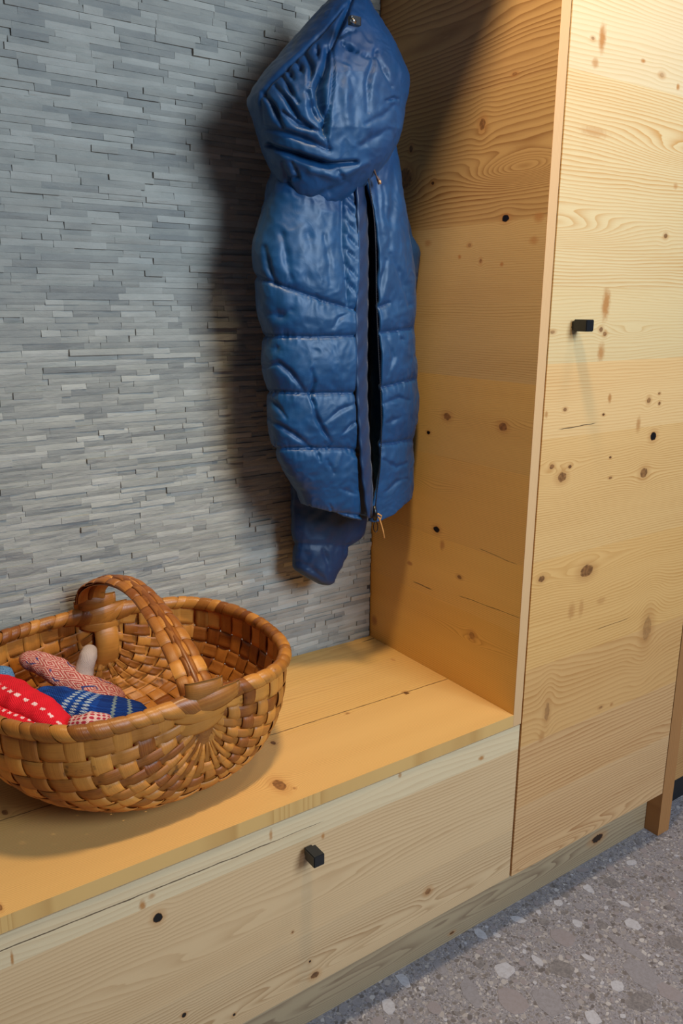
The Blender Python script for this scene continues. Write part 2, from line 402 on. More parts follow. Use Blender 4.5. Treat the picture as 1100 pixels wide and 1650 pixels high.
# --- bench top
bt = empty('bench_top', (-.6, -.23, H)); tag(bt, 'long light pine bench top carrying the basket', 'bench top'); BL = (-.6, -.23, H)
BKN = kp(2, H, 0, 1, [(450, 1265, 12, 10, .66), (655, 1117, 5, 3, .8), (560, 1150, 4, 2, .4), (8, 1309, 6, 5, .72), (440, 1197, 5, 3, .8), (0, 1462, 4, 6, .6), (633, 1063, 4, 3, .2), (474, 1270, 3, 2, .4)])
c1 = [(-.9, -.2315, .0, -.2765, .0011)]
bsp = [(-D, -.28), (-.28, -.13), (-.13, -.0005)]
bcol = [((226, 178, 108), (192, 138, 74)), ((224, 176, 104), (190, 134, 68)), ((222, 174, 100), (196, 142, 72))]
spans = []
for i, (a, b_) in enumerate(bsp):
    cr = [(-1.05, -.248, .0, -.2745, .0013)] if i == 1 else ([(-.035, -.022, -.0, -.019, .0022)] if i == 2 else [])
    mt = wood('bench_wood_%d' % i, (0, 1), *bcol[i], sp=(.0034, .007, .012)[i], knots=inb(BKN, a, b_), cracks=cr, seed=120+i*9, cont=(.8, .6, .5)[i], loc=BL)
    spans.append((a, b_, mt))
boards(bt, 'board', None, spans, -1.6, -.0004, 1, 0, 2, H-TB+.0005, H)

# --- drawer unit under the bench
dw = empty('drawer_cabinet', (-.6, -.2, 0)); tag(dw, 'low pale pine drawer unit under the bench top, one black knob', 'cabinet'); WL = (-.6, -.2, 0)
box('body', (-1.6, YP, ZB+.004), (TP-.002, -.004, H-TB-.003), carc, dw, 0)
df = empty('drawer_front'); df.parent = dw
WK = kp(1, -D, 0, 2, [(255, 1480, 8, 8, 1), (230, 1460, 6, 9, .3), (245, 1445, 6, 5, .2), (297, 1637, 4, 4, 1), (508, 1572, 7, 5, .8), (20, 1546, 3, 13, .3), (437, 1346, 3, 10, .25), (690, 1437, 5, 5, .6), (378, 1636, 2.5, 2.5, .9), (500, 1550, 2, 2, .9), (521, 1348, 3, 5, .3), (645, 1250, 3, 5, .25), (472, 1503, 2, 2, .6), (776, 1222, 5, 4, .3)])
we = eyes_px(1, -D, 0, 2, [(600, 1520, .34, .020, 8), (300, 1560, .25, .03, 3), (500, 1450, .2, .02, 2)])
wz = [ZB, .255, .437, H-TB-.0025]; wc = [((222, 186, 140), (166, 120, 74)), ((226, 188, 140), (182, 136, 88)), ((232, 204, 160), (196, 156, 112))]
spans = []
for i in range(3):
    cr = [(-.97, .466, -.53, .458, .0012), (-.56, .4585, -.44, .4575, .0006)] if i == 2 else []
    mt = wood('drawer_wood_%d' % i, (0, 2), *wc[i], sp=(.0062, .0075, .012)[i], eyes=inb(we, wz[i]-.02, wz[i+1]+.02), knots=inb(WK, wz[i]-.005, wz[i+1]+.005), cracks=cr, seed=150+i*9, cont=(.75, .55, .35)[i], slope=.02, loc=WL)
    spans.append((wz[i], wz[i+1], mt))
boards(df, 'board', None, spans, -1.6, TP-.001, 2, 0, 1, -D+.0015, -D+.019)
knob(496, 1369, df)

# --- plinth
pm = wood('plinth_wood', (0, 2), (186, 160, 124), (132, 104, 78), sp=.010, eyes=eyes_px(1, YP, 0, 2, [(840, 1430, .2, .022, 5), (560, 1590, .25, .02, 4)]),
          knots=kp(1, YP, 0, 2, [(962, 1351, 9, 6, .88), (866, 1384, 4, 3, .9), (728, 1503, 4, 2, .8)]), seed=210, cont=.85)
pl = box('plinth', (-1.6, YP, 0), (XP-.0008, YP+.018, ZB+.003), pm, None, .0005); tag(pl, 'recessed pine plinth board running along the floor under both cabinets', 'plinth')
# --- post and panel to the right
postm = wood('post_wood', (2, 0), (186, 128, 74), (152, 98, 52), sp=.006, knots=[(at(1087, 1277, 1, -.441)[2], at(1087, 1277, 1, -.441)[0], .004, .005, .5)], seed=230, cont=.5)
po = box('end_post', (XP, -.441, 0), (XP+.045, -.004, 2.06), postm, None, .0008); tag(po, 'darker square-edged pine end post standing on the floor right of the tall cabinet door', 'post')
rp = box('neighbour_panel', (XP+.0465, -.39, .08), (1.25, -.365, 2.06), wood('neighbour_wood', (0, 2), (206, 152, 92), (160, 108, 58), sp=.007, seed=240), None, .0008)
tag(rp, 'orange-toned pine panel just past the end post at the right picture edge', 'panel')
rk = box('shadow_gap_strip', (XP+.0465, -.375, 0), (1.25, -.35, .079), flat('shadow_gap_dark', (28, 26, 28), .6), None, .0008); tag(rk, 'dark strip standing in for the shade below the neighbouring panel, at floor level', 'shadow_gap')  # dark board put in for the shadow gap under the neighbour panel
# --- shelf over the niche (its front edge shades the upper part of the wall and the side panel)
sh = box('hat_shelf', (-1.6, -.46, 1.985), (-.0004, -.002, 2.012), wood('shelf_wood', (0, 1), (222, 176, 110), (186, 132, 70), seed=260), None, .0008)
tag(sh, 'pine hat shelf closing the niche above the jacket, beyond the top of the photograph', 'shelf')

# ================================================================ BASKET
def bark(name, light, dark, gloss=.42):
    mt, nt, b = newmat(name, gloss, .5); c = coords(nt)
    a_ = nt.nodes.new('ShaderNodeAttribute'); a_.attribute_name = 'tone'; tone = E(nt, a_.outputs['Fac'])
    a2 = nt.nodes.new('ShaderNodeAttribute'); a2.attribute_name = 'across'; ac = E(nt, a2.outputs['Fac'])
    g = noi(nt, vec(nt, ac*26, tone*91, c[2]*12), 1, 3, .6)
    s = noi(nt, vec(nt, c[0]*38, c[1]*38, c[2]*38), 1, 3, .6)
    f = tone*.8 + g*.5 + s*.5 - .48
    colr = mix(nt, f.f('MINIMUM', 1.).f('MAXIMUM', 0.), lin(*dark), lin(*light))
    colr = mix(nt, (1-s.step(.28, .36))*.6, colr, lin(70, 38, 14))
    nt.links.new(colr, b.inputs['Base Color']); bump(nt, b, g+s*.5, .0006, .6)
    return mt
MB_ = bark('birch_bark', (226, 150, 64), (134, 70, 20)); MB2 = bark('birch_bark_rim', (214, 142, 60), (128, 68, 22), .36)
bk = empty('woven_basket', (-.64, -.21, H)); tag(bk, 'woven golden brown birch bark basket with a broad arched handle on the bench', 'basket')
RIM = [(-.400, -.215, .703), (-.423, -.322, .703), (-.490, -.386, .703), (-.614, -.405, .705), (-.738, -.412, .705), (-.815, -.390, .705), (-.880, -.313, .705), (-.910, -.20, .71),
       (-.885, -.10, .715), (-.825, -.050, .72), (-.74, -.024, .72), (-.636, -.022, .722), (-.55, -.024, .716), (-.468, -.038, .709), (-.415, -.11, .705)]
RC = catmull(RIM, 16, True)                       # 240 points, ears at 48 and 176
def arclen(P, n):
    d = np.r_[0, np.cumsum(np.linalg.norm(np.diff(P, axis=0), axis=1))]; d /= d[-1]
    t = np.linspace(0, 1, n); return np.stack([np.interp(t, d, P[:, i]) for i in range(3)], 1)
idxR = [(48-k) % 240 for k in range(0, 113)]; idxL = list(range(48, 177))
PR, PL = arclen(RC[idxR], 401), arclen(RC[idxL], 401)
def lerpP(P, t):
    t = np.clip(t, 0, 1)*400; i = np.minimum(t.astype(int), 399); f = (t-i)[..., None]
    return P[i]*(1-f)+P[i+1]*f
def Sb(t, phi):     # basket skin: t front ear -> back ear, phi 0..1 right rim -> bottom -> left rim
    a, b = lerpP(PR, t), lerpP(PL, t); c = (a+b)/2; w_ = (a-b)/2
    th = phi*np.pi; co, si = np.cos(th), np.clip(np.sin(th), 0, 1)
    co = np.sign(co)*np.abs(co)**.72; si = si**.72
    h = .186*np.clip(np.sin(np.pi*t), 0, 1)**.36
    P = c + w_*co[..., None]
    P[..., 2] -= h*si + (c[..., 2]-.705)*si
    P[..., 1] -= (-.20-c[..., 1])*.02*si
    return P
def normals(S, a, b, ref):
    e = 2e-3; da = S(a+e, b)-S(a-e, b); db = S(a, b+e)-S(a, b-e)
    n = np.cross(da, db); n /= np.maximum(np.linalg.norm(n, axis=-1, keepdims=True), 1e-9)
    o = S(a, b)-ref; s = np.sign((n*o).sum(-1, keepdims=True)); s[s == 0] = 1
    return n*s
def strip(name, S, ref, mat, parent, along, c0, c1, M, sgn, amp, N, thick=.0008, camber=.0008, lo=0, hi=1, nc=5, label=None, power=.55, twist=0.):
    """ribbon of constant cross coordinate c0..c1 running along the other coordinate lo..hi, weaving over/under M crossings"""
    s = np.linspace(lo, hi, N); cr = np.linspace(0, 1, nc)
    A, Cc = np.meshgrid(s, cr, indexing='ij'); cc = c0+(c1-c0)*Cc
    a, b = (A, cc) if along == 0 else (cc, A)
    P = S(a, b); n = normals(S, np.clip(a, .004, .996), np.clip(b, .004, .996), ref)
    k = np.sin(np.pi*A*M); wv = np.sign(k)*np.abs(k)**power*amp*sgn
    offs = wv + camber*(1-(2*Cc-1)**2) + twist*(2*Cc-1)
    T = P+n*offs[..., None]; B = T-n*thick
    V = np.concatenate([T.reshape(-1, 3), B.reshape(-1, 3)]); F = []; q = N*nc
    for i in range(N-1):
        for j in range(nc-1):
            p = i*nc+j; F.append((p, p+1, p+nc+1, p+nc)); F.append((q+p, q+p+nc, q+p+nc+1, q+p+1))
        p = i*nc; F.append((p, p+nc, q+p+nc, q+p)); p += nc-1; F.append((p, q+p, q+p+nc, p+nc))
    o = pydata(name, V, F, mat, parent, True)
    tone_attr(o.data, [random.random()]*len(V) if True else 0)
    at2 = o.data.attributes.new('across', 'FLOAT', 'POINT'); at2.data.foreach_set('value', np.tile(Cc.reshape(-1), 2))
    return o
REF = np.array([-.65, -.21, .68])
NW, NR = 24, 20
for i in range(NW):
    g = .462
    ts = (i+.5)/NW
    strip('weaver', Sb, REF, MB_, bk, 1, (i+.5-g)/NW*.96+.02, (i+.5+g)/NW*.96+.02, NR, (-1)**i, .0022, NR*7, camber=.0012, lo=.004, hi=.996, twist=random.uniform(-.0006, .0006))
for j in range(NR):
    g = .462
    strip('rib', Sb, REF, MB_, bk, 0, (j+.5-g)/NR, (j+.5+g)/NR, NW, -(-1)**j, .0020, NW*7, camber=.0012, lo=.02, hi=.98, twist=random.uniform(-.0006, .0006))
# rim: hoop and wrapped bands
RA = arclen(np.vstack([RC, RC[:1]]), 721)[:-1]
def ear_w(i):   # 0..1 closeness to an ear
    f = min(np.linalg.norm(RA[i]-RC[48]), np.linalg.norm(RA[i]-RC[176])); return math.exp(-(f/.042)**2)
tube('rim_hoop', [tuple(p) for p in RA[::4]], .0085, MB2, bk, 8, True)
def band(c, half, slant, r, name='rim_band', lab=None):
    V, F, ac = [], [], []; nA, nL = 18, 5
    for a in range(nA):
        al = 2*math.pi*a/nA
        for l in range(nL):
            s = (l/(nL-1)*2-1)
            i = (c + s*half + slant*math.sin(al)) % 720; i0 = int(i); f = i-i0
            p = RA[i0]*(1-f)+RA[(i0+1) % 720]*f
            t = RA[(i0+3) % 720]-RA[(i0-3) % 720]; t /= np.linalg.norm(t); nrm = np.cross(t, (0, 0, 1)); nrm /= np.linalg.norm(nrm); up = np.cross(nrm, t)
            e = ear_w(i0 % 720)
            rr = r*(1+.09*(1-s**6)) - (.0012 if l == 4 else 0)
            V.append(p + nrm*math.cos(al)*rr*(1+.35*e) + up*math.sin(al)*rr*(1.12+.95*e) - up*.006*e); ac.append(l/(nL-1))
    for a in range(nA):
        for l in range(nL-1):
            b = (a+1) % nA; F.append((a*nL+l, b*nL+l, b*nL+l+1, a*nL+l+1))
    o = pydata(name, V, F, MB2, bk, True); tone_attr(o.data, [random.random()]*len(V))
    at2 = o.data.attributes.new('across', 'FLOAT', 'POINT'); at2.data.foreach_set('value', ac)
i = 0.
while i < 719:
    e = ear_w(int(i) % 720); hw = random.uniform(3.6, 7.2)*(1+1.0*e)
    if i+hw*2 > 722: break
    band(i+hw, hw*1.04, random.uniform(2.0, 4.2)*(1+1.4*e), .0102*random.uniform(.95, 1.06))
    i += hw*2*.96
# handle
HP = [at(152, 992, 1, -.022), at(144, 965, 1, -.026), at(148, 943, 1, -.045), at(168, 930, 1, -.085), at(198, 932, 1, -.14), at(228, 952, 1, -.20), at(260, 992, 1, -.275), at(289, 1040, 1, -.34), at(312, 1088, 1, -.388), at(322, 1118, 1, -.408)]
HC = arclen(catmull(HP, 12), 301)
def Sh(t, q):
    t_ = np.clip(t, 0, 1)*300; i = np.minimum(t_.astype(int), 299); f = (t_-i)[..., None]
    P = HC[i]*(1-f)+HC[i+1]*f
    i0, i1 = np.maximum(i-4, 0), np.minimum(i+5, 300); tg = HC[i1]-HC[i0]; tg /= np.linalg.norm(tg, axis=-1, keepdims=True)
    X = np.array([1., .0, 0]); X = X - tg*(tg@X)[..., None]; X /= np.linalg.norm(X, axis=-1, keepdims=True)
    n = np.cross(X, tg); n = n*np.sign(n[..., 2:3]+.3)
    W = .050 + .006*np.cos(2*np.pi*t)
    s = 2*q-1
    return P + X*(s*W/2)[..., None] - n*(.007*s*s)[..., None]
HREF = np.array([-.63, -.21, .66])
tube('handle_core', [tuple(Sh(np.array(t), np.array(.5)) - np.array([0, 0, .003])) for t in np.linspace(0, 1, 40)], .0065, MB2, bk, 8)
NHC = 15
for j in range(3):
    strip('handle_strip', Sh, HREF, MB_, bk, 0, (j+.03)/3, (j+.97)/3, NHC, (-1)**j, .0018, NHC*8, thick=.0012, camber=.0016)
for i in range(NHC):
    strip('handle_crosspiece', Sh, HREF, MB_, bk, 1, (i+.06)/NHC, (i+.94)/NHC, 3, -(-1)**i, .0018, 22, thick=.0012, camber=.0012, lo=.02, hi=.98)
def under(t, q):
    P = Sh(t, q); return P
strip('handle_lining', lambda t, q: Sh(t, q)-(normals(Sh, np.clip(t, .01, .99), np.clip(q, .01, .99), HREF)*.005), HREF, MB2, bk, 0, .02, .98, 1, 1, 0, 60, thick=.001)
# folded ear pieces where the handle meets the rim
def patch(c, u, v, n, hu, hv, lift, curl, name='ear_fold', rot=0, taper=.3):
    V, F, ac = [], [], []; NU, NV = 11, 9
    c, u, v, n = map(lambda a: np.array(a, float), (c, u, v, n))
    cr, sr = math.cos(rot), math.sin(rot); u2, v2 = u*cr+v*sr, v*cr-u*sr
    for a in range(NU):
        for b in range(NV):
            s, t = a/(NU-1)*2-1, b/(NV-1)*2-1
            wv = 1-taper*s*s
            p = c+u2*hu*s+v2*hv*t*wv - n*(curl*(hv*t*wv)**2*26 + (hu*s)**2*4.5 + abs(s)**6*.004) + n*lift
            V.append(p); ac.append(b/(NV-1))
    k = len(V); V += [p-n*.0015 for p in V]
    for a in range(NU-1):
        for b in range(NV-1):
            q = a*NV+b; F.append((q, q+1, q+NV+1, q+NV)); F.append((k+q, k+q+NV, k+q+NV+1, k+q+1))
    for a in range(NU-1):
        for b in (0, NV-1):
            q = a*NV+b; F.append((q, q+NV, k+q+NV, k+q))
    for b in range(NV-1):
        for a in (0, NU-1):
            q = a*NV+b; F.append((q, k+q, k+q+1, q+1))
    o = pydata(name, V, F, MB2, bk, True); tone_attr(o.data, [random.uniform(.4, 1)]*len(V))
    at2 = o.data.attributes.new('across', 'FLOAT', 'POINT'); at2.data.foreach_set('value', ac+ac)
fe, be = RC[48], RC[176]
for (dx, dz_, hu, hv, lift, rot, tp) in ((-.006, -.034, .040, .016, .0120, .16, .6), (-.010, -.014, .052, .019, .0155, -.10, .6), (.012, .000, .050, .017, .0180, .12, .45), (.0, .020, .030, .015, .0165, -.04, .1)):
    patch((fe[0]+dx, fe[1], fe[2]+dz_), (1, 0, 0), (0, 0, 1), (0, -1, 0), hu, hv, lift, .6, rot=rot, taper=tp)
for (dx, dz_, hu, hv, lift, rot, tp) in ((-.002, -.022, .036, .015, .0125, -.1, .5), (0, -.002, .052, .018, .0155, .12, .5), (-.006, .022, .034, .015, .0140, .0, .2)):
    patch((be[0]+dx, be[1], be[2]+dz_), (1, 0, 0), (0, 0, 1), (0, -1, 0), hu, hv, lift, .6, rot=rot, taper=tp)
patch((be[0]+.006, be[1]-.010, be[2]-.075), (1, 0, 0), (0, -.25, 1), (0, -1, -.2), .022, .055, .004, .3, taper=.2)
strip('spine', Sb, REF, MB2, bk, 1, .004, .030, NR, 1, 0, 60, lo=.01, hi=.99, camber=.003)
patch((fe[0]+.002, fe[1]+.001, fe[2]-.062), (1, 0, 0), (0, .10, 1), (0, -1, .1), .017, .024, .0075, .9, rot=0, taper=.05)

# ---------------------------------------------------------------- knitted things in the basket
def knit(name, fn, rough=.85):
    mt, nt, b = newmat(name, rough, .2)
    A = []
    for k in ('pu', 'pv'):
        a = nt.nodes.new('ShaderNodeAttribute'); a.attribute_name = k; A.append(E(nt, a.outputs['Fac']))
    colr = fn(nt, *A)
    if isinstance(colr, tuple): b.inputs['Base Color'].default_value = (*colr, 1)
    else: nt.links.new(colr, b.inputs['Base Color'])
    c = coords(nt); n = noi(nt, vec(nt, c[0]*500, c[1]*500, c[2]*500), 1, 2)
    st = (A[0]*(6.283*42)).f('SINE')*(A[1]*(6.283*26)).f('SINE')
    bump(nt, b, n*.6+st*.4, .0012, .8)
    return mt
def saw(x): return (x.f('FRACT')-.5).f('ABSOLUTE')*2      # triangle wave 0..1
def pinkf(nt, u, v):
    d = saw(u*4.5)*1.0+saw(v*4)*1.0; w_ = noi(nt, vec(nt, u*40, v*40), 1, 1)
    st = ((d*2.2+w_*.5).f('FRACT')).step(.38, .50)
    c = mix(nt, st, lin(226, 176, 158), lin(182, 84, 78))
    bl = (1-((saw(u*3.2)+saw(v*2)*.8)-.55).f('ABSOLUTE').step(.05, .12))*(noi(nt, vec(nt, u*5, v*5), 1, 1).step(.48, .55))
    return mix(nt, bl, c, lin(62, 70, 120))
def bluef(nt, u, v):
    w_ = noi(nt, vec(nt, u*90, v*60), 1, 2)
    c = mix(nt, noi(nt, vec(nt, u*5, v*30), 1, 2).step(.4, .6), lin(14, 48, 112), lin(24, 72, 150))
    pat = (saw(u*14)*saw(v*16)+w_*.3).step(.42, .5)
    mid = u.step(.38, .40)*(1-u.step(.60, .62))
    c = mix(nt, mid*pat*.9, c, lin(170, 182, 190))
    z = saw(v*13)*.014
    for p in (.74, .84): c = mix(nt, (1-((u-p)+z).f('ABSOLUTE').step(.007, .013))*.9, c, lin(176, 190, 168))
    return mix(nt, u.step(.62, .64)*.55, c, mix(nt, u.step(.62, .64)*(1-(saw(u*1)-2).step(-1, 0)), c, lin(10, 30, 84)))
def redf(nt, u, v):
    wq = noi(nt, vec(nt, u*60, v*40), 1, 1); mk = (1-((v-.60)+(wq-.5)*.08).f('ABSOLUTE').step(.022, .04))*((saw(u*13)+(wq-.5)*.7).step(.5, .6))
    ring = (1-(((saw(u*7.5)-.5)**2)+((v-.60)*6)**2).f('SQRT').step(.25, .3))
    return mix(nt, (mk+ring*.0).f('MINIMUM', 1.), lin(226, 26, 42), lin(245, 205, 200))
def hatf(nt, u, v): return mix(nt, noi(nt, vec(nt, u*60, v*60), 1, 2).step(.45, .55), lin(54, 92, 132), lin(120, 160, 190))
def patf(nt, u, v): return mix(nt, (saw(u*9)*saw(v*9)+noi(nt, vec(nt, u*40, v*40), 1, 1)*.4).step(.42, .5), lin(232, 190, 176), lin(186, 50, 66))
def plush(name, ctr, hw, ht, mat, label, cat, nl=60, na=36, parent=None, end=.45, lump=.0015, sd=0, pt=None):
    """a soft flattened tube through the real points ctr; hw, ht = half width / half thickness along it"""
    C_ = arclen(catmull(ctr, 10), nl); V, F, pu, pv = [], [], [], []
    tt = np.linspace(0, 1, len(hw))
    for i in range(nl):
        t = i/(nl-1); tg = C_[min(i+1, nl-1)]-C_[max(i-1, 0)]; tg /= np.linalg.norm(tg)
        side = np.cross(tg, (0, 0, 1)); side /= np.linalg.norm(side); up = np.cross(side, tg)
        cap = min(1, (max(0, 1-(1-min(t, 1-t)/.12)**2) if min(t, 1-t) < .12 else 1))**.5 if end else 1
        W, T = np.interp(t, tt, hw)*cap, np.interp(t, tt, ht)*cap
        for a in range(na):
            al = 2*math.pi*a/na; co, si = math.cos(al), math.sin(al)
            p = C_[i]+side*co*W+up*si*T
            d = mn.noise(Vector(p*38)+Vector((sd, 0, 0)))*lump*2 + mn.noise(Vector(p*90)+Vector((sd, 3, 0)))*lump
            V.append(p+(side*co+up*si)*d*cap); pu.append(t); pv.append(abs(a/na*2-1))
    for i in range(nl-1):
        for a in range(na):
            b = (a+1) % na; F.append((i*na+a, i*na+b, (i+1)*na+b, (i+1)*na+a))
    F.append(tuple(range(na-1, -1, -1))); F.append(tuple((nl-1)*na+a for a in range(na)))
    o = pydata(name, V, F, mat, parent, True)
    for k, d in (('pu', pu), ('pv', pv)):
        a = o.data.attributes.new(k, 'FLOAT', 'POINT'); a.data.foreach_set('value', d)
    if label: tag(o, label, cat)
    return o
G = 'knitted things in the basket'
pmit = plush('pink_mitten', [at(33, 1058, 2, .690), at(70, 1070, 2, .684), at(110, 1092, 2, .672), at(150, 1112, 2, .660), at(196, 1132, 2, .650)], [.016, .024, .027, .028, .026], [.013, .017, .018, .017, .014], knit('pink_knit', pinkf),
             'pink red and cream patterned knitted mitten leaning up in the basket', 'mitten', sd=1)
plush('thumb', [at(137, 1104, 2, .664), at(136, 1080, 2, .684), at(142, 1058, 2, .703), at(146, 1040, 2, .714)], [.011, .015, .015, .010], [.010, .013, .012, .008], knit('pale_wool', lambda nt, u, v: lin(206, 184, 172)), None, None, parent=pmit, lump=.0006)['label'] = 'pale plain woollen thumb'
plush('blue_mitten', [at(58, 1120, 2, .674), at(100, 1130, 2, .680), at(150, 1142, 2, .678), at(200, 1146, 2, .672), at(240, 1150, 2, .660)], [.022, .029, .033, .034, .026], [.014, .018, .018, .016, .012], knit('blue_knit', bluef),
      'dark blue knitted mitten with pale zigzag stripes, in front of the pink one', 'mitten', sd=5)
plush('patterned_mitten', [at(112, 1168, 2, .684), at(145, 1166, 2, .688), at(182, 1165, 2, .684)], [.014, .020, .014], [.012, .016, .011], knit('rose_knit', patf), 'small red and cream speckled mitten against the front rim of the basket', 'mitten', sd=9)
sc_ = plush('red_scarf', [at(-24, 1098, 2, .688), at(-5, 1106, 2, .693), at(30, 1125, 2, .698), at(75, 1150, 2, .692), at(112, 1180, 2, .680)], [.026, .032, .030, .026, .018], [.012, .015, .014, .013, .009], knit('red_cloth', redf, .7),
      'bright red scarf with a row of white marks, folded at the left of the basket', 'scarf', sd=12)
plush('fold', [at(-22, 1142, 2, .680), at(-5, 1146, 2, .686), at(45, 1164, 2, .684), at(95, 1185, 2, .672)], [.026, .026, .022, .014], [.010, .012, .012, .009], bpy.data.materials['red_cloth'], None, None, parent=sc_, sd=15)
plush('bundled_end', [(-.80, -.22, .585), (-.76, -.24, .59), (-.70, -.25, .59), (-.64, -.25, .585)], [.04, .06, .065, .04], [.036, .045, .046, .036], bpy.data.materials['red_cloth'], None, None, parent=sc_, sd=18)
plush('knitted_hat', [at(-14, 1092, 2, .668), at(-6, 1090, 2, .680), at(6, 1090, 2, .682), at(20, 1100, 2, .672)], [.014, .019, .018, .012], [.014, .016, .015, .010], knit('hat_knit', hatf), 'speckled blue knitted hat edge showing behind the red scarf', 'hat', sd=21)

# ================================================================ JACKET
def cloth(name, rgb, rough=.42, sheen=.15, sc=1.):
    mt, nt, b = newmat(name, rough, .5); c = coords(nt)
    n = noi(nt, vec(nt, c[0]*30, c[1]*30, c[2]*30), 1, 4, .6, .8); n2 = noi(nt, vec(nt, c[0]*1, c[1]*1, c[2]*1), 700, 1)
    colr = mix(nt, n.step(.35, .7)*.35, lin(*rgb), lin(*[min(255, int(x*1.25)+4) for x in rgb]))
    nt.links.new(colr, b.inputs['Base Color']); b.inputs['Sheen Weight'].default_value = sheen
    bump(nt, b, n+n2*.03, .0013*sc, .5); return mt
MJ = cloth('blue_nylon', (9, 62, 104), .46, .05); MJI = cloth('navy_lining', (8, 16, 34), .6, 0); MJS = cloth('blue_nylon_shaded', (12, 46, 80), .5, .03)  # the hanging sleeve's nylon is a darker copy, shade painted into its colour
MJP = cloth('placket_blue', (5, 44, 82), .45, .1, .3)
jk = empty('hooded_jacket', (-.17, -.15, 1.2)); tag(jk, 'blue quilted hooded jacket hanging open by its hood against the stone wall', 'jacket')
def vproj(P):
    d = P-CAM; z = d@AF; return np.stack([550+CF*(d@AR)/z, 825-CF*(d@AU)/z], -1)
def segdist(Q, poly):
    poly = np.array(poly, float); best = np.full(Q.shape[:-1], 1e9)
    for a, b in zip(poly[:-1], poly[1:]):
        ab = b-a; t = np.clip(((Q-a)@ab)/(ab@ab), 0, 1); d = np.linalg.norm(Q-(a+t[..., None]*ab), axis=-1); best = np.minimum(best, d)
    return best
def nz(P, s, o=0., oct=3):
    f = P.reshape(-1, 3)*s + o
    return np.array([mn.fractal(Vector(p), .6, 2.1, oct) for p in f]).reshape(P.shape[:-1])
def gridn(P):
    da = np.gradient(P, axis=0); db = np.gradient(P, axis=1); n = np.cross(da, db)
    return n/np.maximum(np.linalg.norm(n, axis=-1, keepdims=True), 1e-9)
def sculpt(P, center, seams=(), puff=.006, pw=15, strokes=(), wr=.003, pucker=.0016, seed=0., seam_d=.003):
    n = gridn(P); o = P-center; s = np.sign((n*o).sum(-1)); s = np.where(np.median(s) < 0, -1., 1.); n = n*s
    Q = vproj(P); vis = np.clip(-(n@AF)*3+.35, 0, 1)
    disp = np.zeros(P.shape[:-1])
    if len(seams):
        d = np.minimum.reduce([segdist(Q, q) for q in seams])
        disp += puff*(1-np.exp(-d/pw)) - seam_d*np.exp(-(d/3.0)**2)
        pk = nz(P*np.array([1., 1., .22]), 110, seed+4, 2); disp += pk*pucker*np.exp(-d/10)
    # crisp wrinkle ridges
    a = nz(P+.02*nz(P, 14, seed+9, 1)[..., None], 17, seed, 3); disp += (1-np.abs(a)*2.4)*wr*.55
    b = nz(P*np.array([1., 1., .55]), 36, seed+2, 2); disp += (1-np.abs(b)*2.6)*wr*.20
    for (poly, wd, dep) in strokes:
        dep *= 1.35; wd *= .85
        d = segdist(Q, poly); pa = np.array(poly, float); mid = pa.mean(0); e0 = np.linalg.norm(Q-pa[0], axis=-1); e1 = np.linalg.norm(Q-pa[-1], axis=-1)
        L_ = np.linalg.norm(pa[-1]-pa[0])*.35+2; tp = np.clip(np.minimum(e0, e1)/L_, .45, 1)
        disp -= dep*(np.exp(-(d/(wd*(.5+.6*tp)))**2)*1.05 - .22*np.exp(-(d/(wd*2.6))**2))*vis*tp
    return P+n*disp[..., None]
def gridmesh(name, P, mats, parent, closed=False, thick=0, cap=False):
    R_, C_ = P.shape[:2]; V = P.reshape(-1, 3); F = []
    I = np.arange(R_*C_).reshape(R_, C_)
    a, b = I[:-1, :-1].ravel(), I[:-1, 1:].ravel(); c, d = I[1:, 1:].ravel(), I[1:, :-1].ravel()
    F = np.stack([a, b, c, d], 1).tolist()
    if closed: F += np.stack([I[:-1, -1], I[:-1, 0], I[1:, 0], I[1:, -1]], 1).tolist()
    if cap: F += [I[0, ::-1].tolist(), I[-1].tolist()]
    o = pydata(name, V, F, mats[0], parent, True, mats)
    if thick:
        md = o.modifiers.new('thickness', 'SOLIDIFY'); md.thickness = thick; md.offset = -1; md.material_offset = len(mats)-1; md.use_rim = True
    return o
def rows(tab, ys):
    t = np.array(tab, float); t = t[t[:, 0].argsort()]
    out = []
    for k in range(1, t.shape[1]):
        # smooth interpolation
        P = catmull(np.stack([t[:, 0], t[:, k]], 1), 8); out.append(np.interp(ys, P[:, 0], P[:, 1]))
    return out
def atv(px, py, ax, v): return np.array([at(a, b, ax, v) for a, b in zip(px, py)])

# body: an open C-shaped padded shell
NZ_, NC_ = 300, 330
ys = np.linspace(222, 836, NZ_)
YC = -.150
Lp, Rp = rows([(222, 470, 622), (260, 458, 629), (300, 444, 634), (340, 436, 640), (380, 425, 646), (400, 420, 650), (440, 418, 654), (500, 426, 656), (541, 432, 655), (560, 432, 655), (600, 434, 662), (631, 437, 662), (660, 440, 661), (700, 443, 657), (722, 444, 656), (760, 461, 655), (800, 482, 654), (836, 492, 650)], ys)
oL, oR = rows([(222, 568, 584), (280, 573, 590), (340, 575, 600), (400, 576, 604), (480, 573, 605), (560, 573, 608), (640, 575, 612), (700, 579, 613), (760, 583, 610), (800, 588, 605), (836, 592, 602)], ys)
PLm, PRm = atv(Lp, ys, 1, YC), atv(Rp, ys, 1, YC)
OL, OR = atv(oL, ys, 1, YC-.060), atv(oR, ys, 1, YC-.060)
zc = (PLm[:, 2]+PRm[:, 2])/2
P = np.zeros((NZ_, NC_, 3))
